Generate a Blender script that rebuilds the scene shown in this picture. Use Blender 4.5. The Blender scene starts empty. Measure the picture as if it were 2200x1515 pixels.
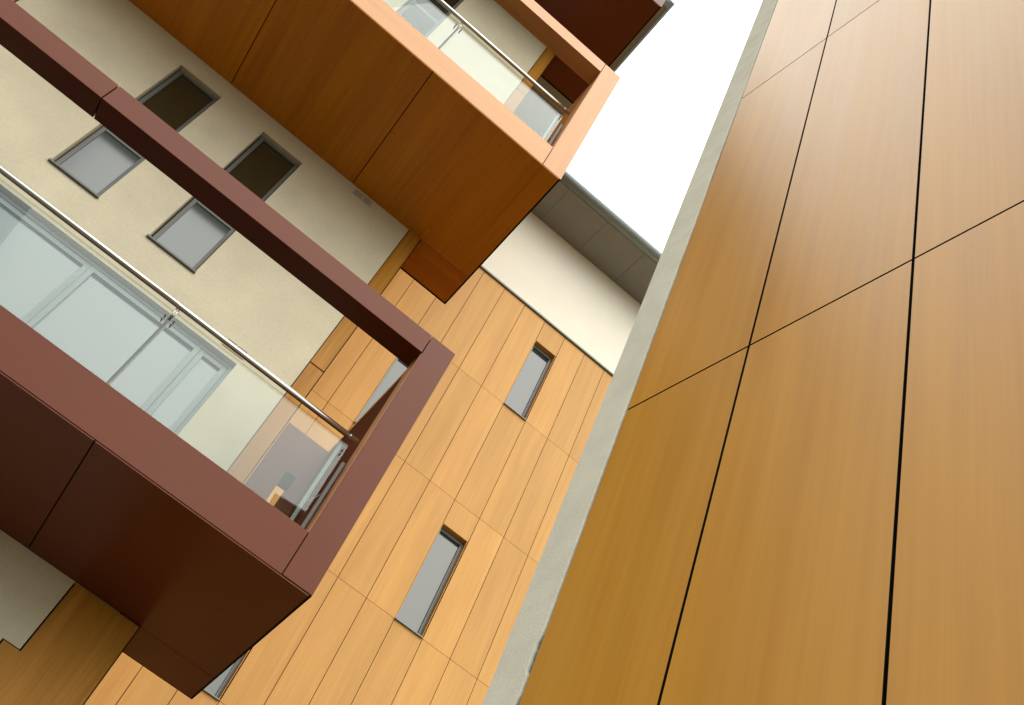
import bpy, bmesh, math, random
from mathutils import Matrix, Vector
random.seed(7)
C = bpy.context.scene.collection
scene = bpy.context.scene
S = 8.0            # metres per surveyed unit
EYE = 1.6          # camera height above the ground

# ------------------------------------------------------------------ camera
R = ((0.7729686, -0.5413982, 0.3307682),
     (0.6091995, 0.4877574, -0.6252749),
     (0.1771880, 0.6848217, 0.7068406))
cd = bpy.data.cameras.new('camera'); cam = bpy.data.objects.new('camera', cd); C.objects.link(cam)
m = Matrix.Identity(4)
for i in range(3):
    m[i][0] = R[0][i]; m[i][1] = -R[1][i]; m[i][2] = -R[2][i]
m[2][3] = EYE
cam.matrix_world = m
cd.sensor_fit = 'HORIZONTAL'; cd.sensor_width = 36.0
cd.lens = 36.0 * 2250.9 / 2200.0
cd.shift_x = (1100 - 1017.70) / 2200.0
cd.shift_y = (906.91 - 757.5) / 2200.0
cd.clip_start = 0.05; cd.clip_end = 4000
scene.camera = cam
scene.render.resolution_x = 1024; scene.render.resolution_y = 705

# ------------------------------------------------------------------ sky, sun, exposure
SUN_EL, SUN_AZ = math.radians(38), math.radians(160)   # azimuth clockwise from +Y: behind the camera, a little to the right
w = bpy.data.worlds.new('World'); scene.world = w; w.use_nodes = True
nt = w.node_tree; nt.nodes.clear()
sky = nt.nodes.new('ShaderNodeTexSky'); sky.sky_type = 'NISHITA'; sky.sun_disc = False
sky.sun_elevation = SUN_EL; sky.sun_rotation = SUN_AZ
b1 = nt.nodes.new('ShaderNodeBackground'); b1.inputs[1].default_value = 0.05
nt.links.new(sky.outputs[0], b1.inputs[0])
# overcast cloud layer: brighter overhead than near the horizon
tc = nt.nodes.new('ShaderNodeTexCoord'); sx = nt.nodes.new('ShaderNodeSeparateXYZ')
nt.links.new(tc.outputs['Generated'], sx.inputs[0])
mr = nt.nodes.new('ShaderNodeMapRange'); mr.inputs[1].default_value = 0.0; mr.inputs[2].default_value = 0.9
mr.inputs[3].default_value = 0.42; mr.inputs[4].default_value = 1.95
nt.links.new(sx.outputs[2], mr.inputs[0])
b2 = nt.nodes.new('ShaderNodeBackground'); b2.inputs[0].default_value = (0.985, 0.985, 0.90, 1)
nt.links.new(mr.outputs[0], b2.inputs[1])
ad = nt.nodes.new('ShaderNodeAddShader'); nt.links.new(b1.outputs[0], ad.inputs[0]); nt.links.new(b2.outputs[0], ad.inputs[1])
wo = nt.nodes.new('ShaderNodeOutputWorld'); nt.links.new(ad.outputs[0], wo.inputs[0])

sd = bpy.data.lights.new('sun', 'SUN'); sun = bpy.data.objects.new('sun', sd); C.objects.link(sun)
sd.energy = 0.9; sd.angle = math.radians(60); sd.color = (1.0, 0.965, 0.86)
dv = Vector((math.sin(SUN_AZ) * math.cos(SUN_EL), math.cos(SUN_AZ) * math.cos(SUN_EL), math.sin(SUN_EL)))
sun.rotation_euler = dv.to_track_quat('Z', 'Y').to_euler()
sun.location = dv * 60
scene.view_settings.view_transform = 'Standard'; scene.view_settings.look = 'None'
scene.view_settings.gamma = 1.0; scene.view_settings.exposure = 0.55

# ------------------------------------------------------------------ materials
def nodes(name):
    mt = bpy.data.materials.new(name); mt.use_nodes = True
    t = mt.node_tree; return mt, t, t.nodes['Principled BSDF']
def N(t, kind, **kw):
    n = t.nodes.new(kind)
    for k, v in kw.items(): setattr(n, k, v)
    return n
def plain(name, col, rough=0.5, metal=0.0, spec=0.5, var=0.06, scale=3.0, bump=0.0, bscale=200.0, grain=0.0, rvar=0.0):
    mt, t, p = nodes(name)
    tcn = N(t, 'ShaderNodeTexCoord')
    nz = N(t, 'ShaderNodeTexNoise'); nz.inputs['Scale'].default_value = scale; nz.inputs['Detail'].default_value = 6
    t.links.new(tcn.outputs['Object'], nz.inputs['Vector'])
    r = N(t, 'ShaderNodeMapRange'); r.inputs[1].default_value = 0.3; r.inputs[2].default_value = 0.7
    r.inputs[3].default_value = 1 - var; r.inputs[4].default_value = 1 + var
    t.links.new(nz.outputs[0], r.inputs[0])
    mx = N(t, 'ShaderNodeVectorMath', operation='SCALE'); mx.inputs[0].default_value = col
    n3 = N(t, 'ShaderNodeTexNoise'); n3.inputs['Scale'].default_value = 55; n3.inputs['Detail'].default_value = 4
    t.links.new(tcn.outputs['Object'], n3.inputs['Vector'])
    r3 = N(t, 'ShaderNodeMapRange'); r3.inputs[1].default_value = 0.25; r3.inputs[2].default_value = 0.75
    r3.inputs[3].default_value = 1 - grain; r3.inputs[4].default_value = 1 + grain; t.links.new(n3.outputs[0], r3.inputs[0])
    mm = N(t, 'ShaderNodeMath', operation='MULTIPLY'); t.links.new(r.outputs[0], mm.inputs[0]); t.links.new(r3.outputs[0], mm.inputs[1])
    t.links.new(mm.outputs[0], mx.inputs['Scale']); t.links.new(mx.outputs[0], p.inputs['Base Color'])
    if rvar:
        rv = N(t, 'ShaderNodeMapRange'); rv.inputs[1].default_value = 0.3; rv.inputs[2].default_value = 0.7
        rv.inputs[3].default_value = rough - rvar; rv.inputs[4].default_value = rough + rvar
        t.links.new(nz.outputs[0], rv.inputs[0]); t.links.new(rv.outputs[0], p.inputs['Roughness'])
    p.inputs['Roughness'].default_value = rough; p.inputs['Metallic'].default_value = metal
    p.inputs['Specular IOR Level'].default_value = spec
    if bump:
        n2 = N(t, 'ShaderNodeTexNoise'); n2.inputs['Scale'].default_value = bscale; n2.inputs['Detail'].default_value = 3
        t.links.new(tcn.outputs['Object'], n2.inputs['Vector'])
        b = N(t, 'ShaderNodeBump'); b.inputs['Strength'].default_value = bump; b.inputs['Distance'].default_value = 0.004
        t.links.new(n2.outputs[0], b.inputs['Height']); t.links.new(b.outputs[0], p.inputs['Normal'])
    return mt
def wood(name, axis, c0, c1, rough=0.32, spec=0.5, tone=0.10, fine=1.0, contrast=1.0):
    """wood-decor laminate: streaks along one axis, a slightly different tone on every panel"""
    mt, t, p = nodes(name)
    tcn = N(t, 'ShaderNodeTexCoord'); at = N(t, 'ShaderNodeAttribute', attribute_name='tone')
    off = N(t, 'ShaderNodeVectorMath', operation='ADD')
    sc = N(t, 'ShaderNodeVectorMath', operation='SCALE'); sc.inputs[0].default_value = (17.0, 31.0, 23.0)
    t.links.new(at.outputs['Fac'], sc.inputs['Scale'])
    t.links.new(tcn.outputs['Object'], off.inputs[0]); t.links.new(sc.outputs[0], off.inputs[1])
    def streak(a, b, detail, dist):
        mp = N(t, 'ShaderNodeMapping'); v = [a, a, a]; v['xyz'.index(axis)] = b
        mp.inputs['Scale'].default_value = v
        t.links.new(off.outputs[0], mp.inputs['Vector'])
        nz = N(t, 'ShaderNodeTexNoise'); nz.inputs['Scale'].default_value = 1.0
        nz.inputs['Detail'].default_value = detail; nz.inputs['Distortion'].default_value = dist
        t.links.new(mp.outputs[0], nz.inputs['Vector']); return nz.outputs[0]
    a = streak(7 * fine, 0.55 * fine, 3, 0.5); b = streak(32 * fine, 0.8 * fine, 4, 0.2); c = streak(120 * fine, 2.2 * fine, 2, 0.0)
    m1 = N(t, 'ShaderNodeMath', operation='MULTIPLY_ADD'); m1.inputs[1].default_value = 0.55; t.links.new(b, m1.inputs[0])
    m0 = N(t, 'ShaderNodeMath', operation='MULTIPLY'); m0.inputs[1].default_value = 0.75; t.links.new(a, m0.inputs[0])
    t.links.new(m0.outputs[0], m1.inputs[2])
    m2 = N(t, 'ShaderNodeMath', operation='MULTIPLY_ADD'); m2.inputs[1].default_value = 0.25
    t.links.new(c, m2.inputs[0]); t.links.new(m1.outputs[0], m2.inputs[2])
    r = N(t, 'ShaderNodeMapRange'); r.inputs[1].default_value = 0.775 - 0.2 / contrast; r.inputs[2].default_value = 0.775 + 0.2 / contrast
    t.links.new(m2.outputs[0], r.inputs[0])
    mx = N(t, 'ShaderNodeMix', data_type='RGBA'); mx.inputs['A'].default_value = (*c0, 1); mx.inputs['B'].default_value = (*c1, 1)
    t.links.new(r.outputs[0], mx.inputs['Factor'])
    tr = N(t, 'ShaderNodeMapRange'); tr.inputs[3].default_value = 1 - tone; tr.inputs[4].default_value = 1 + tone
    t.links.new(at.outputs['Fac'], tr.inputs[0])
    vs = N(t, 'ShaderNodeVectorMath', operation='SCALE')
    t.links.new(mx.outputs['Result'], vs.inputs[0]); t.links.new(tr.outputs[0], vs.inputs['Scale'])
    d = streak(210 * fine, 1.1 * fine, 2, 0.1); e = streak(3.1 * fine, 0.35 * fine, 2, 0.0)
    pr = N(t, 'ShaderNodeMapRange'); pr.inputs[1].default_value = 0.60; pr.inputs[2].default_value = 0.76; pr.inputs[3].default_value = 1.0; pr.inputs[4].default_value = 0.90
    t.links.new(d, pr.inputs[0])
    er = N(t, 'ShaderNodeMapRange'); er.inputs[1].default_value = 0.35; er.inputs[2].default_value = 0.65; er.inputs[3].default_value = 0.95; er.inputs[4].default_value = 1.04
    t.links.new(e, er.inputs[0])
    pm = N(t, 'ShaderNodeMath', operation='MULTIPLY'); t.links.new(pr.outputs[0], pm.inputs[0]); t.links.new(er.outputs[0], pm.inputs[1])
    v2 = N(t, 'ShaderNodeVectorMath', operation='SCALE'); t.links.new(vs.outputs[0], v2.inputs[0]); t.links.new(pm.outputs[0], v2.inputs['Scale'])
    t.links.new(v2.outputs[0], p.inputs['Base Color'])
    rr = N(t, 'ShaderNodeMapRange'); rr.inputs[3].default_value = rough - 0.05; rr.inputs[4].default_value = rough + 0.07
    t.links.new(a, rr.inputs[0]); t.links.new(rr.outputs[0], p.inputs['Roughness'])
    p.inputs['Specular IOR Level'].default_value = spec
    return mt
def glass(name, tint, boost):
    mt, t, p = nodes(name); t.nodes.remove(p); out = t.nodes['Material Output']
    g = N(t, 'ShaderNodeBsdfGlossy'); g.inputs['Roughness'].default_value = 0.0; g.inputs['Color'].default_value = (0.93, 0.98, 1.0, 1)
    tr = N(t, 'ShaderNodeBsdfTransparent'); tr.inputs[0].default_value = (*tint, 1)
    lw = N(t, 'ShaderNodeLayerWeight'); lw.inputs[0].default_value = 0.5
    pw = N(t, 'ShaderNodeMath', operation='POWER'); pw.inputs[1].default_value = 5.0; t.links.new(lw.outputs['Facing'], pw.inputs[0])
    f = N(t, 'ShaderNodeMapRange'); f.inputs[3].default_value = boost; f.inputs[4].default_value = 1.0; t.links.new(pw.outputs[0], f.inputs[0])
    mx = N(t, 'ShaderNodeMixShader'); t.links.new(f.outputs[0], mx.inputs[0])
    t.links.new(tr.outputs[0], mx.inputs[1]); t.links.new(g.outputs[0], mx.inputs[2]); t.links.new(mx.outputs[0], out.inputs[0])
    return mt
OR0, OR1 = (0.52, 0.25, 0.052), (0.63, 0.345, 0.092)
M = dict(
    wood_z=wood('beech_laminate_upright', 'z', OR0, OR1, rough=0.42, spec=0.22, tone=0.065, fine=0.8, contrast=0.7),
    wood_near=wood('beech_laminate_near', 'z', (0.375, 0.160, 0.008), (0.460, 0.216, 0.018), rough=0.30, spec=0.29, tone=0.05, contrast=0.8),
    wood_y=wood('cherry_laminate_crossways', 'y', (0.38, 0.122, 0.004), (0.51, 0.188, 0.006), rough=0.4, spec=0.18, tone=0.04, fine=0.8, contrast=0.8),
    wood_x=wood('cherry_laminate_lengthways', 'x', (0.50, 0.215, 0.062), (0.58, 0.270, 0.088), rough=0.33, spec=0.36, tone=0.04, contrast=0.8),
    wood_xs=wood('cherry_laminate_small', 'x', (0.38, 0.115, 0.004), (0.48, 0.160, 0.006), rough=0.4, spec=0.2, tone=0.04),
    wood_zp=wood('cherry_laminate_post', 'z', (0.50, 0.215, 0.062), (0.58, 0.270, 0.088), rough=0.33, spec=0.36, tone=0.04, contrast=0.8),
    wood_strip=wood('oak_laminate_strip', 'z', (0.31, 0.125, 0.010), (0.43, 0.20, 0.026), rough=0.45, spec=0.2, tone=0.05),
    maroon=plain('maroon_laminate', (0.120, 0.027, 0.0085), rough=0.34, spec=0.18, var=0.05, scale=1.2, bump=0.05, bscale=400, grain=0.03, rvar=0.05),
    maroon_matte=plain('maroon_laminate_inner', (0.11, 0.026, 0.010), rough=0.75, spec=0.05, var=0.04),
    wood_matte=wood('cherry_laminate_inner', 'y', (0.38, 0.122, 0.004), (0.51, 0.188, 0.006), rough=0.7, spec=0.05),
    edge=plain('brown_panel_edge', (0.42, 0.17, 0.06), rough=0.5, var=0.1),
    cream=plain('cream_render', (0.53, 0.475, 0.345), rough=0.9, spec=0.15, var=0.055, scale=2.4, bump=0.5, bscale=120, grain=0.07),
    greyrender=None,
    pale=plain('pale_render', (0.85, 0.805, 0.69), rough=0.9, spec=0.15, var=0.02, scale=1.6, bump=0.35, bscale=120, grain=0.03),
    soffit=plain('grey_soffit_board', (0.245, 0.24, 0.205), rough=0.55, spec=0.3, var=0.04),
    black=plain('black_membrane', (0.006, 0.006, 0.005), rough=0.8, spec=0.1),
    steel=plain('brushed_steel', (0.58, 0.60, 0.57), rough=0.16, metal=1.0, var=0.03),
    dullsteel=plain('grey_painted_steel', (0.13, 0.13, 0.12), rough=0.4, spec=0.4, var=0.08),
    greensteel=plain('grey_green_steel', (0.16, 0.20, 0.18), rough=0.35, spec=0.5, var=0.05),
    alu=plain('grey_aluminium', (0.125, 0.127, 0.118), rough=0.42, metal=0.0, spec=0.35, var=0.03),
    whitealu=plain('pale_aluminium', (0.185, 0.225, 0.225), rough=0.4, spec=0.5, var=0.02),
    gutter=plain('blue_grey_zinc', (0.24, 0.30, 0.30), rough=0.38, spec=0.6, var=0.05),
    pane=plain('window_pane', (0.030, 0.028, 0.014), rough=0.09, spec=1.0, var=0.02),
    blind=plain('window_pane_over_blind', (0.038, 0.050, 0.050), rough=0.09, spec=0.85, var=0.03, scale=0.7),
    glass=glass('balustrade_glass', (0.885, 0.915, 0.895), 0.034),
    paving=plain('asphalt', (0.084, 0.066, 0.042), rough=0.9, var=0.2, scale=0.8, bump=0.4, bscale=60),
    joint=plain('brown_joint_backing', (0.045, 0.016, 0.006), rough=0.8, spec=0.1),
    door=plain('door_pane', (0.115, 0.150, 0.158), rough=0.09, spec=0.85, var=0.03, scale=0.7),
    cap=plain('brown_panel_edge_lit', (0.62, 0.28, 0.10), rough=0.6, var=0.08),  # lit copy of the edge brown: light painted in, the capping comes out dark
    screw=plain('screw_head', (0.03, 0.018, 0.008), rough=0.4, metal=0.5),
)
def grey_render():
    mt, t, p = nodes('grey_grained_render')
    tcn = N(t, 'ShaderNodeTexCoord')
    n1 = N(t, 'ShaderNodeTexNoise'); n1.inputs['Scale'].default_value = 170; n1.inputs['Detail'].default_value = 3
    n2 = N(t, 'ShaderNodeTexNoise'); n2.inputs['Scale'].default_value = 9; n2.inputs['Detail'].default_value = 5
    for n in (n1, n2): t.links.new(tcn.outputs['Object'], n.inputs['Vector'])
    a = N(t, 'ShaderNodeMath', operation='MULTIPLY_ADD'); a.inputs[1].default_value = 0.6
    t.links.new(n1.outputs[0], a.inputs[0])
    b = N(t, 'ShaderNodeMath', operation='MULTIPLY'); b.inputs[1].default_value = 0.4; t.links.new(n2.outputs[0], b.inputs[0])
    t.links.new(b.outputs[0], a.inputs[2])
    r = N(t, 'ShaderNodeValToRGB'); r.color_ramp.elements[0].position = 0.36; r.color_ramp.elements[0].color = (0.485, 0.462, 0.38, 1)
    r.color_ramp.elements[1].position = 0.58; r.color_ramp.elements[1].color = (0.575, 0.56, 0.465, 1)
    t.links.new(a.outputs[0], r.inputs[0]); t.links.new(r.outputs[0], p.inputs['Base Color'])
    bp = N(t, 'ShaderNodeBump'); bp.inputs['Strength'].default_value = 0.35; bp.inputs['Distance'].default_value = 0.002
    t.links.new(n1.outputs[0], bp.inputs['Height']); t.links.new(bp.outputs[0], p.inputs['Normal'])
    p.inputs['Roughness'].default_value = 0.95; p.inputs['Specular IOR Level'].default_value = 0.1
    return mt
M['greyrender'] = grey_render()

# ------------------------------------------------------------------ mesh helpers
ORIGIN = {}
class MB:
    """collects boxes and tubes (in surveyed units when k = S) and links them as ONE mesh object"""
    def __init__(s, k=S, dz=EYE): s.v = []; s.f = []; s.t = []; s.m = []; s.k = k; s.dz = dz
    def P(s, x, y, z): return (x * s.k, y * s.k, z * s.k + s.dz)
    def face(s, pts, mi=0, tone=None):
        b = len(s.v); s.v += [s.P(*p) for p in pts]; s.f.append(tuple(range(b, b + len(pts))))
        s.t.append(random.random() if tone is None else tone); s.m.append(mi)
    def box(s, x0, x1, y0, y1, z0, z1, mi=0, tone=None, rim=None):
        if tone is None: tone = random.random()
        b = len(s.v)
        s.v += [s.P(x, y, z) for z in (z0, z1) for y in (y0, y1) for x in (x0, x1)]
        for q in ((0, 2, 3, 1), (4, 5, 7, 6), (0, 1, 5, 4), (1, 3, 7, 5), (3, 2, 6, 7), (2, 0, 4, 6)):
            s.f.append(tuple(b + i for i in q)); s.t.append(tone); s.m.append(mi)
        if rim is not None:            # panel edges show the dark core
            for i in (-6, -5, -4, -2): s.m[i] = rim
    def tube(s, a, c, r, n=20, mi=0, caps=True):
        """a, c in units; r in metres"""
        a = Vector(s.P(*a)); c = Vector(s.P(*c)); d = (c - a).normalized()
        u = d.cross(Vector((0, 0, 1)) if abs(d.z) < 0.9 else Vector((1, 0, 0))).normalized(); w2 = d.cross(u)
        b = len(s.v)
        for p in (a, c):
            for i in range(n):
                an = 2 * math.pi * i / n; s.v.append(tuple(p + (u * math.cos(an) + w2 * math.sin(an)) * r))
        for i in range(n):
            j = (i + 1) % n; s.f.append((b + i, b + j, b + n + j, b + n + i)); s.t.append(0.5); s.m.append(mi)
        if caps:
            s.f.append(tuple(b + i for i in reversed(range(n)))); s.f.append(tuple(b + n + i for i in range(n)))
            s.t += [0.5, 0.5]; s.m += [mi, mi]
    def build(s, name, mats, parent=None, bevel=0.0, smooth=False, label=None):
        if not isinstance(mats, (list, tuple)): mats = [mats]
        lo = [min(v[i] for v in s.v) for i in range(3)]; hi = [max(v[i] for v in s.v) for i in range(3)]
        c = Vector([(lo[i] + hi[i]) / 2 for i in range(3)])
        me = bpy.data.meshes.new(name)
        me.from_pydata([tuple(Vector(v) - c) for v in s.v], [], s.f)
        for mt in mats: me.materials.append(M[mt])
        me.polygons.foreach_set('material_index', s.m)
        at = me.attributes.new('tone', 'FLOAT', 'FACE'); at.data.foreach_set('value', s.t)
        if smooth:
            for p in me.polygons: p.use_smooth = len(p.vertices) == 4
        me.update()
        o = bpy.data.objects.new(name, me); C.objects.link(o)
        if parent: o.parent = parent; o.location = c - ORIGIN[parent.name]
        else: o.location = c
        ORIGIN[o.name] = c
        if bevel:
            bv = o.modifiers.new('bevel', 'BEVEL'); bv.width = bevel; bv.segments = 2; bv.limit_method = 'ANGLE'
        if label: o['label'] = label
        return o
def grid_wall(mb, y, x0, x1, z0, z1, holes, depth, mi=0, back=False):
    """front face at y with rectangular holes and their reveals"""
    xs = sorted({x0, x1, *[h[0] for h in holes], *[h[1] for h in holes]}); zs = sorted({z0, z1, *[h[2] for h in holes], *[h[3] for h in holes]})
    xs = [x for x in xs if x0 <= x <= x1]; zs = [z for z in zs if z0 <= z <= z1]
    for i in range(len(xs) - 1):
        for j in range(len(zs) - 1):
            cx, cz = (xs[i] + xs[i + 1]) / 2, (zs[j] + zs[j + 1]) / 2
            if any(h[0] < cx < h[1] and h[2] < cz < h[3] for h in holes): continue
            mb.face([(xs[i], y, zs[j]), (xs[i + 1], y, zs[j]), (xs[i + 1], y, zs[j + 1]), (xs[i], y, zs[j + 1])], mi, 0.5)
    def ring(a, b, c, d):
        for (p, q) in (((a, c), (b, c)), ((b, c), (b, d)), ((b, d), (a, d)), ((a, d), (a, c))):
            mb.face([(p[0], y, p[1]), (p[0], y + depth, p[1]), (q[0], y + depth, q[1]), (q[0], y, q[1])], mi, 0.5)
    ring(x0, x1, z0, z1)
    for h in holes: ring(*h)
def thing(name, label, cat, loc=(0, 0, 0), rotz=0, group=None):
    o = bpy.data.objects.new(name, None); C.objects.link(o); o.location = loc; o.rotation_euler = (0, 0, rotz)
    o.empty_display_size = 0.5
    o['label'] = label; o['category'] = cat
    if group: o['group'] = group
    ORIGIN[o.name] = Vector(loc); return o

# ------------------------------------------------------------------ setting
g = MB(1, 0); g.box(-600, 600, -600, 600, -0.3, 0.0)
gr = g.build('ground', 'paving'); gr['kind'] = 'structure'

# ------------------------------------------------------------------ apartment building
YA, YB = 1.0, 1.0725            # the rendered front and the set-back clad wing
FB = 1.454                      # the wing stands further back: same survey, longer unit
KB = S * FB
GZ = -EYE / S                   # ground level in units
GZB = -EYE / KB
ROOFA, ROOFB = 2.384, 1.637
bld = thing('apartment_building', 'cream rendered and orange wood clad apartment building with stacked glass fronted balconies and grey eaves', 'building', (0, 8, 0))
WX = [(-0.368, -0.2975), (-0.2235, -0.1525)]
tall = [(a, b, z, z + 0.3045) for z in (0.932, 1.703) for a, b in WX]
doors = [(-0.465, -0.040, z, z + 0.2945) for z in (0.560, 1.331)] + [(-0.465, -0.040, 2.102, 2.370)]
mb = MB()
grid_wall(mb, YA, -0.5575, 0.028, 0.503, ROOFA, [h for h in tall + doors], 0.03)
grid_wall(mb, YA, -0.5575, -0.0250, 0.4175, 0.503, [], 0.03)
grid_wall(mb, YA, -0.5575, -0.0435, GZ, 0.4175, [], 0.03)
mb.build('rendered_wall', 'cream', bld)
mb = MB()                        # dark carcass behind boards and joints
mb.box(-1.3, -0.5580, YA + 0.006, YA + 0.03, GZ, ROOFA)
mb.box(0.0285, 0.0515, YA + 0.004, YA + 0.03, 0.503, ROOFA)
mb.box(-0.0245, 0.0515, YA + 0.004, YA + 0.03, 0.418, 0.5025)
mb.box(-0.0430, 0.0515, YA + 0.004, YA + 0.03, GZ, 0.417)
mb.box(-1.3, 0.0490, YA + 0.0305, YA + 0.05, GZ, ROOFA); mb.box(0.0450, 0.0490, YA + 0.0505, YB * FB + 0.03, GZ, ROOFA)
mb.build('wall_carcass', 'black', bld)
mb = MB()                        # tall laminate strips beside the render
th = 0.0012
for z0, z1 in ((0.5045, 0.9303), (0.9327, 1.3700), (1.3724, 1.8099), (1.8123, 2.372)):
    m1 = MB(); m1.box(0.0292, 0.0505, YA - th, YA + 0.002, z0, z1); m1.build('laminate_strip', 'wood_strip', bld)
mb.box(-0.0232, 0.0520, YA - th, YA + 0.002, 0.4158, 0.5020, tone=0.4)
mb.box(-0.0415, 0.0520, YA - th, YA + 0.002, GZ + 0.004, 0.4158, tone=0.4)
for k in range(16):
    x = -0.5592 - 0.0446 * k
    for z0 in (GZ + 0.004, 0.2417, 0.6811, 1.1205, 1.5599, 1.9993):
        mb.box(x - 0.0436, x, YA - th, YA + 0.002, z0, min(z0 + 0.438, 2.372))
mb.box(0.0498, 0.0512, YA + 0.034, YB * FB - 0.001, GZ + 0.004, ROOFA - 0.01)       # return into the recess
mb.build('laminate_cladding', 'wood_strip', bld)
mb = MB(); mb.box(0.0508, 0.0518, YA - 0.0010, YA + 0.0335, 0.503, 2.372); mb.box(0.0522, 0.0532, YA - 0.0010, YA + 0.0335, GZ, 0.5028)
mb.build('corner_trim', 'black', bld)
# the set-back wing
PX = [0.083 + 0.0446 * k for k in range(-4, 20)]
PZ = [0.741 + 0.2197 * k for k in range(-4, 3)] + [1.4085]
GAP = 0.00042
def zrow(k): return 0.741 + 0.2197 * k
narrow = [(5, -1), (5, 1), (9, 0), (9, 2), (9, -2), (5, -3)]          # (column, row of the sill)
holes = [(PX[c], PX[c + 1] - 0.001, zrow(r), zrow(r) + 0.1735) for c, r in narrow]
mb = MB(KB); grid_wall(mb, YB + 0.003, -0.05, 0.975, GZB, 1.409, holes, 0.02); mb.build('wing_carcass', 'joint', bld)
mb = MB(KB)
rows = [GZB] + PZ[1:]
for c in range(len(PX) - 1):
    x0 = PX[c] + GAP
    for j in range(len(rows) - 1):
        z0, z1 = rows[j] + GAP * 0.7 * (j > 0), rows[j + 1] - GAP * 0.7
        for h in holes:
            if abs(h[0] - PX[c]) < 1e-4 and abs(h[2] - rows[j]) < 1e-3: z0 = h[3]
        mb.box(x0, PX[c + 1] - GAP, YB, YB + 0.0012, z0, z1)
mb.build('wood_cladding', 'wood_z', bld)
mb = MB(KB); mb.box(-0.05, 0.975, YB + 0.0002, YB + 0.03, 1.4135, ROOFB + 0.01); mb.build('rendered_band', 'pale', bld)
mb = MB(KB); mb.box(-0.05, 0.975, YB - 0.0035, YB + 0.004, 1.4096, 1.4130); mb.build('flashing', 'whitealu', bld)

def pane_window(x0, x1, y, z0, z1, kind):
    """window = pane; children frame, sill"""
    d = 0.0068 if kind == 'tall' else 0.0092
    yf = y + d
    fw = 0.0048
    kk = S if kind == 'tall' else KB
    p = MB(kk)
    if kind == 'tall':
        tr = z0 + 0.1150
        p.box(x0 + 0.0035, x1 - 0.0035, yf + 0.0035, yf + 0.0045, z0 + 0.001, z1 - 0.001)
        po = p.build('window', 'pane', bld)
        a, b = x0 + 0.0028, x1 - 0.0018
        f = MB(kk)
        f.box(a, a + 0.0056, yf, yf + 0.006, z0, z1 - 0.0012); f.box(b - 0.0050, b, yf, yf + 0.006, z0, z1 - 0.0012)
        f.box(a + 0.0056, b - 0.0050, yf + 0.0001, yf + 0.0059, z0, z0 + 0.0092)
        f.box(a + 0.0056, b - 0.0050, yf + 0.0001, yf + 0.0059, z1 - 0.0050, z1 - 0.0012)
        f.box(a + 0.0056, b - 0.0050, yf + 0.0001, yf + 0.0059, tr - 0.0055, tr + 0.0055)
        f.build('frame', 'alu', po, bevel=0.004)
        s = MB(kk); s.box(x0 - 0.0012, x1 + 0.0012, y - 0.0038, yf - 0.0001, z0 - 0.0022, z0 + 0.0008)
        s.build('sill', 'alu', po, bevel=0.003)
        q = MB(kk); q.box(a + 0.0056, b - 0.0050, yf + 0.0016, yf + 0.0025, z0 + 0.0092, tr - 0.0055)
        q.build('blind_pane', 'blind', po)
    else:
        p.box(x0 + 0.001, x1 - 0.001, yf + 0.0025, yf + 0.0035, z0 + 0.001, z1 - 0.001)
        po = p.build('window', 'blind', bld)
        f = MB(kk); f.box(x0, x0 + fw, yf, yf + 0.005, z0, z1); f.box(x1 - fw, x1, yf, yf + 0.005, z0, z1)
        f.box(x0 + fw, x1 - fw, yf + 0.0001, yf + 0.0049, z1 - fw * 1.2, z1); f.box(x0 + fw, x1 - fw, yf + 0.0001, yf + 0.0049, z0, z0 + fw * 0.8)
        f.build('frame', 'whitealu', po, bevel=0.003)
        s = MB(kk); s.box(x0 - 0.0003, x1 + 0.0003, y - 0.003, yf - 0.0001, z0 - 0.0006, z0 + 0.0008); s.build('sill', 'whitealu', po)
        rv = MB(kk); t2 = 0.0008
        rv.box(x0 + 0.0001, x0 + t2, y + 0.0001, yf - 0.0003, z0 + 0.001, z1 - 0.0001); rv.box(x1 - t2, x1 - 0.0001, y + 0.0001, yf - 0.0003, z0 + 0.001, z1 - 0.0001)
        rv.box(x0 + t2, x1 - t2, y + 0.0001, yf - 0.0003, z1 - t2, z1 - 0.0001)
        rv.build('reveal', 'wood_z', po)
    return po
for x0, x1, z0, z1 in tall: pane_window(x0, x1, YA, z0, z1, 'tall')
for x0, x1, z0, z1 in holes: pane_window(x0, x1, YB, z0, z1, 'narrow')

def sliding_door(x0, x1, z0, z1):
    y = YA + 0.0085
    p = MB(); p.box(x0 + 0.002, x1 - 0.002, y + 0.0055, y + 0.0065, z0, z1 - 0.002)
    po = p.build('sliding_door', 'door', bld)
    f = MB(); f.box(x0, x1, y, y + 0.008, z1 - 0.0060, z1); f.box(x0, x0 + 0.006, y, y + 0.008, z0, z1 - 0.006); f.box(x1 - 0.0045, x1, y, y + 0.008, z0, z1 - 0.006)
    f.build('frame', 'whitealu', po, bevel=0.004)
    L = [(x0 + 0.0065, -0.2442, 0), (-0.2438, -0.0848, 1), (-0.0844, x1 - 0.005, 0)]
    for a, b, k in L:
        l = MB(); yy = y + 0.0016 - 0.0008 * k; s = 0.0068
        l.box(a, a + s, yy, yy + 0.0055, z0, z1 - 0.0065); l.box(b - s, b, yy, yy + 0.0055, z0, z1 - 0.0065)
        l.box(a + s, b - s, yy + 0.0001, yy + 0.0054, z1 - 0.0065 - s, z1 - 0.0065); l.box(a + s, b - s, yy + 0.0001, yy + 0.0054, z0, z0 + s)
        l.build('door_leaf', 'whitealu', po, bevel=0.003)
    return po
for d in doors: sliding_door(*d)

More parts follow.
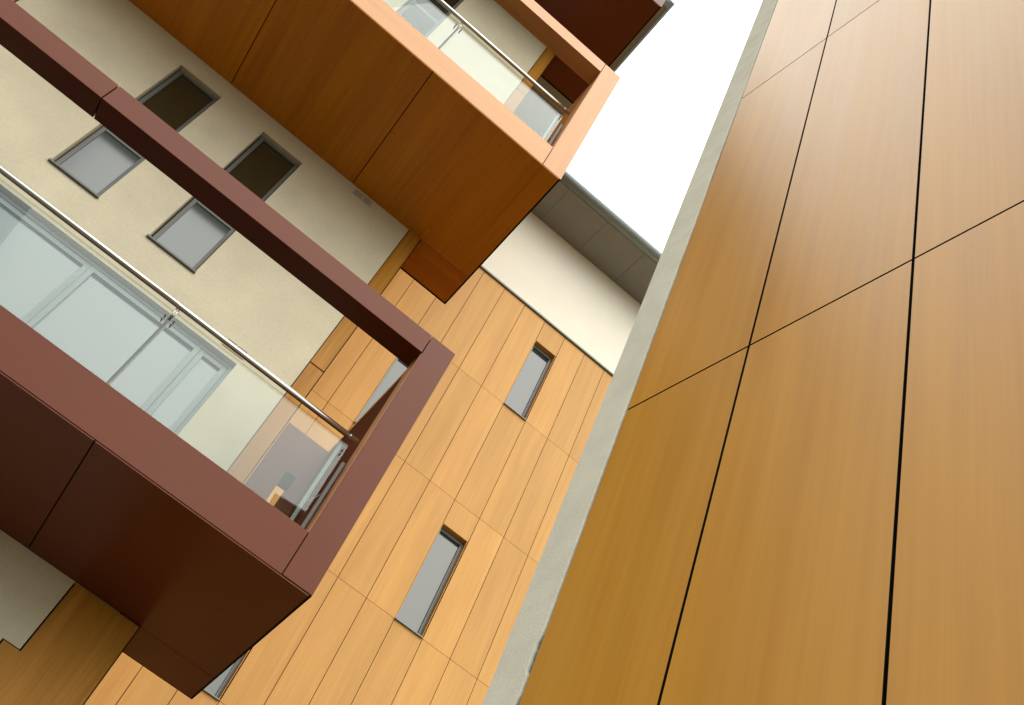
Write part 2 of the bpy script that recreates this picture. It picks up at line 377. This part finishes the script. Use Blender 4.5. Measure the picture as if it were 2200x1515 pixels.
def vent(x0, x1, z0, z1):
    v = MB(); v.box(x0, x1, YA - 0.0012, YA - 0.0001, z0, z1)
    xm = (x0 + x1) / 2
    for a, b in ((x0 + 0.002, xm - 0.001), (xm + 0.001, x1 - 0.002)):
        v.box(a, b, YA - 0.0013, YA - 0.0011, z0 + 0.0018, z1 - 0.0015, 1)
        for i in range(4):
            z = z0 + 0.003 + i * (z1 - z0 - 0.005) / 4; v.box(a, b, YA - 0.0020, YA - 0.00125, z, z + 0.0007)
    v.build('vent', ['cream', 'alu'], bld)
vent(-0.0725, -0.0375, 1.2555, 1.2690)
vent(-0.0695, -0.0370, 0.8655, 0.8800)

# eaves and roofs
def roof(x0, x1, y0, y1, z, pitch, first, k=S):
    r = MB(k); r.box(x0, x1, y0 + 0.018, y1, z + 0.0015, z + 0.030)
    ro = r.build('roof', 'soffit', bld)
    s = MB(k); xs = [x0]; x = first
    while x < x1: xs.append(x); x += pitch
    xs.append(x1)
    for a, b in zip(xs, xs[1:]): s.box(a + 0.0003, b - 0.0003, y0 + 0.018, y1, z, z + 0.0012)
    s.build('soffit_board', 'soffit', ro)
    gt = MB(k); gt.tube((x0, y0 + 0.0095, z + 0.0078), (x1, y0 + 0.0095, z + 0.0078), 0.0095 * k, 28)
    gt.box(x0, x1, y0 + 0.0095, y0 + 0.018, z + 0.0004, z + 0.017)
    gt.build('gutter', 'gutter', ro, smooth=True)
    return ro
roof(0.1292, 0.980, 0.967, 1.20, ROOFB, 0.0904, 0.2100, KB)
ro = roof(-1.32, 0.187, 0.905, 1.745, ROOFA, 0.0904, -1.2356)
vg = MB(); vg.tube((0.188, 0.905, ROOFA + 0.0085), (0.188, 1.745, ROOFA + 0.0085), 0.0065 * S, 20); vg.build('verge', 'gutter', ro, smooth=True)

# balconies
def balcony(zs, F, back, col, soff, soff_small, beam, post, H, hr, posts, lift, XR=0.1458):
    D = 0.030; XL = -0.612
    c = MB(); c.box(XL, 0.0505, F + 0.0010, YA - 0.0002, zs + 0.0016, zs + 0.050)
    c.box(0.0506, XR, F + 0.0010, back, zs + 0.0016, zs + 0.050)
    for x in (-0.3040, -0.0800): c.box(x - 0.0013, x + 0.0013, F + 0.0008, F + D, zs + 0.00125, zs + 0.0015)
    bo = c.build('balcony', 'black', bld, label=lift)
    # soffit panels and their screws
    s = None; g2 = 0.0007; spots = []
    xs = [XL + 0.002, -0.3040, -0.0800, XR - 0.0021]
    for a, b in zip(xs, xs[1:]):
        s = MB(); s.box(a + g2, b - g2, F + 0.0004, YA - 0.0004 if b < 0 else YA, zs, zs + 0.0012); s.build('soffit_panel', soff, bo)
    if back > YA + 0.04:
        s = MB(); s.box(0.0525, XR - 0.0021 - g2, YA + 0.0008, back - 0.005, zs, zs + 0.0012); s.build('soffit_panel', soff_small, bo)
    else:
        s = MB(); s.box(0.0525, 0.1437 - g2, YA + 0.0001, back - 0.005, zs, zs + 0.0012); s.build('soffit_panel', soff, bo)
    for x in (-0.595, -0.52, -0.45, -0.38, -0.3130, -0.2945, -0.2305, -0.1605, -0.0935, -0.0752, -0.0115, 0.0520, 0.0945, 0.1385):
        for y in (F + 0.019, 0.883, 0.970): spots.append((x, y))
    if back > YA + 0.04:
        for x in (0.0570, 0.0945, 0.1385):
            for y in (YA + 0.006, back - 0.011): spots.append((x, y))
    if back > YA + 0.04:
        q = MB(); x, y = spots[0]; q.tube((x, y, zs - 0.00015), (x, y, zs + 0.0004), 0.0065, 10); sc0 = q.build('screw', 'screw', bo)
        for x2, y2 in spots[1:]:
            sc = sc0.copy(); C.objects.link(sc); sc.parent = bo; sc.location = sc0.location + Vector(((x2 - x) * S, (y2 - y) * S, 0))
    # portal frame
    f = MB(); f.box(XL + 0.031, 0.1126, F, F + D, zs + 0.0018, zs + 0.0545); f.build('front_beam', beam, bo, bevel=0.003)
    for a, b in ((-0.3053, 0.1126), (XL + 0.031, -0.3067)):
        t = MB(); t.box(a, b, F, F + D, zs + H - 0.0315, zs + H); t.build('top_beam', beam, bo, bevel=0.003)
    for a, b in ((0.006, 0.050), (H - 0.028, H - 0.004)):
        k = MB(); k.box(XL + 0.032, 0.1130, F + 0.004, F + D - 0.004, zs + a, zs + b); k.build('beam_core', 'black', bo)
    for a, b in ((0.1136, XR), (XL, XL + 0.030)):
        p = MB(); p.box(a, b, F, F + D, zs + 0.0022, zs + H + 0.0003); p.build('post', post, bo, bevel=0.003)
    for a, b in ((0.1142, 0.1425), (XL + 0.002, XL + 0.028)):
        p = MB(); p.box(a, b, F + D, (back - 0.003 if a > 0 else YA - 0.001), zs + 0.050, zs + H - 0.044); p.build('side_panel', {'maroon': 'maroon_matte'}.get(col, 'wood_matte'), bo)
        p = MB(); p.box(a - 0.0011, b + 0.0006, F + D, (back - 0.003 if a > 0 else YA - 0.001), zs + H - 0.0435, zs + H - 0.0345)
        p.build('capping', 'cap', bo)
    p = MB(); p.box(0.1130, 0.1136, F + 0.0012, F + D, zs + 0.0550, zs + H - 0.0320); p.build('post_lining', 'edge', bo)
    # panel closing the recess behind, with a notch
    if back > YA + 0.04:
        b = MB(); grid_wall(b, YA - 0.0005, 0.0530, 0.1145, zs + 0.0505, zs + 0.3275, [(0.0840, 0.0952, zs + 0.110, zs + 0.2420)], 0.003)
        b.build('recess_panel', col, bo)
        b = MB(); b.box(0.0842, 0.0975, YA - 0.0020, YA - 0.0006, zs + 0.2424, zs + 0.2645); b.build('cover_plate', 'black', bo)
    # balustrade
    yr, zr = F + 0.0140, zs + hr
    h = MB(); h.tube((XL + 0.034, yr, zr), (0.1085, yr, zr), 0.0250, 28)
    for x in (0.0988, -0.1062, -0.3105, -0.515): h.tube((x - 0.0003, yr, zr), (x + 0.0003, yr, zr), 0.0256, 28)
    h.build('handrail', 'steel', bo, smooth=True)
    yg = F + 0.0180
    edges = [XL + 0.034] + posts + [0.1045]
    for a, b in zip(edges, edges[1:]):
        gl = MB(); gl.box(a + 0.0014, b - 0.0014, yg, yg + 0.0015, zs + 0.012, zr - 0.0050); gl.build('glass_panel', 'glass', bo)
    for x in posts + [0.1090]:
        p = MB(); p.box(x - 0.0017, x + 0.0017, yg + 0.0030, yg + 0.0085, zs + 0.052, zr - 0.0165 - (0.009 if x > 0.1 else 0))
        pp = p.build('rail_post', 'dullsteel', bo, bevel=0.0015)
        for dx in (-0.0013, 0.0013):
            if x > 0.1: break
            r = MB(); r.tube((x + dx, yg + 0.0050, zr - 0.0175), (x + dx, yr + 0.0005, zr - 0.002), 0.005, 10); r.build('rail_bracket', 'steel', bo, smooth=True)
        for zz, rr in ((zr - 0.0165, 0.0065), (zr - 0.0225, 0.0065)):
            for sx_ in (-1, 1):
                if x > 0.1 and sx_ > 0: continue
                off = 0.0050 if x < 0.1 else 0.0085
                r = MB(); r.tube((x + sx_ * off, yg - 0.0022, zz), (x + sx_ * off, yg + 0.0038, zz), rr, 14)
                r.build('glass_clamp', 'dullsteel', bo, smooth=True)
    # steel angle closing the glass end and its strut
    e = MB(); e.box(0.0945, 0.0985, yg + 0.0040, yg + 0.0060, zs + 0.052, zr - 0.006); e.build('end_bar', 'greensteel', bo, bevel=0.004)
    e = MB(); e.tube((0.0975, yg + 0.007, zs + 0.094), (0.1120, yg + 0.012, zs + 0.128), 0.008, 10); e.build('strut', 'dullsteel', bo, smooth=True)
    return bo
balcony(0.5033, 0.7775, 1.0715, 'maroon', 'maroon', 'maroon', 'maroon', 'maroon', 0.3665, 0.1873, [-0.5145, -0.3112, -0.1075], 'maroon balcony nearest the ground')
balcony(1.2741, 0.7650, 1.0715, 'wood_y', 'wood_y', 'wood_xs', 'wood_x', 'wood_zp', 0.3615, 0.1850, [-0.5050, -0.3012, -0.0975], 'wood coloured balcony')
balcony(2.0450, 0.7970, 1.0715, 'maroon', 'maroon', 'maroon', 'maroon', 'maroon', 0.3290, 0.1860, [-0.5050, -0.3012, -0.0975], 'maroon top balcony under the eaves', 0.1505)

# ------------------------------------------------------------------ neighbouring wall close to the camera
PHI = 0.154823; D = 1.28
nb = thing('neighbouring_building', 'windowless brown wood clad building close by, with black panel joints and rough grey rendered edge', 'building',
           (math.cos(PHI) * D, math.sin(PHI) * D, 0), PHI)
ORIGIN[nb.name] = Vector((0, 0, 0))
# local frame: x into the wall, y along it, z up; metres / D units
js = [0.6825 - 0.4125 * k for k in range(7, 0, -1)] + [0.6825, 1.0950, 1.4770]
zs_ = [GZ * S / D, 0.082, 2.0465, 4.0055, 5.965]
gp = 0.0045 / D
for a, b in zip(js, js[1:]):
    for z0, z1 in zip(zs_, zs_[1:]):
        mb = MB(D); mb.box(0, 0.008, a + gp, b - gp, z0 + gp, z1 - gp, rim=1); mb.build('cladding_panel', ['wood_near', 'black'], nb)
mb = MB(D); mb.box(0.030, 0.30, js[0] - 0.02, 1.590, zs_[0], 5.98)
for j in js[1:-1]: mb.box(0.0081, 0.0299, j - 0.035, j + 0.035, zs_[0], 5.96)
mb.build('wall_carcass', 'black', nb)
# rendered edge with its hand-finished, slightly ragged inner arris
mb = MB(1, 0); rows_n = 700; z_lo, z_hi = 0.0, 5.98 * D + EYE
from mathutils import noise
prof = [(0.030, 0.0035), (0.0060, 0.0015), (0.0015, 0.0035), (-0.0008, 0.0090)]       # (depth, offset from the arris)
ring = []
for i in range(rows_n + 1):
    z = z_lo + (z_hi - z_lo) * i / rows_n
    j = 0.0045 * noise.noise(Vector((0.3, 0.1, z * 2.1))) + 0.0022 * noise.noise(Vector((1.7, 0.4, z * 11))) + 0.0011 * noise.noise(Vector((4.1, 2.2, z * 45)))
    zu = (z - EYE) / D
    for g0, g1, am in ((1.195, 1.315, 0.012), (1.05, 1.150, 0.011), (0.62, 0.70, 0.010)):
        if g0 < zu < g1: j += am * max(0.0, min(1, (zu - g0) / 0.012, (g1 - zu) / 0.03)) * (0.85 + 0.5 * noise.noise(Vector((9, 1, z * 25))))
    y0 = 1.4775 * D + 0.003 + j
    e = 0.0006 * noise.noise(Vector((7.7, 3.3, z * 9)))
    pts = [(d, y0 + o) for d, o in prof] + [(-0.0010, y0 + 0.03), (-0.0010, 1.5965 * D + e), (0.004, 1.5995 * D + e), (0.28, 1.5995 * D)]
    b = len(mb.v); mb.v += [(x, y, z) for x, y in pts]; ring.append(b)
npt = 8
for i in range(rows_n):
    for k in range(npt - 1):
        mb.f.append((ring[i] + k, ring[i] + k + 1, ring[i + 1] + k + 1, ring[i + 1] + k)); mb.t.append(0.5); mb.m.append(0)
mb.build('rendered_edge', 'greyrender', nb)
mb = MB(D); mb.box(-0.02, 0.33, js[0] - 0.03, 1.615, 5.982, 6.02); mb.build('coping', 'gutter', nb)
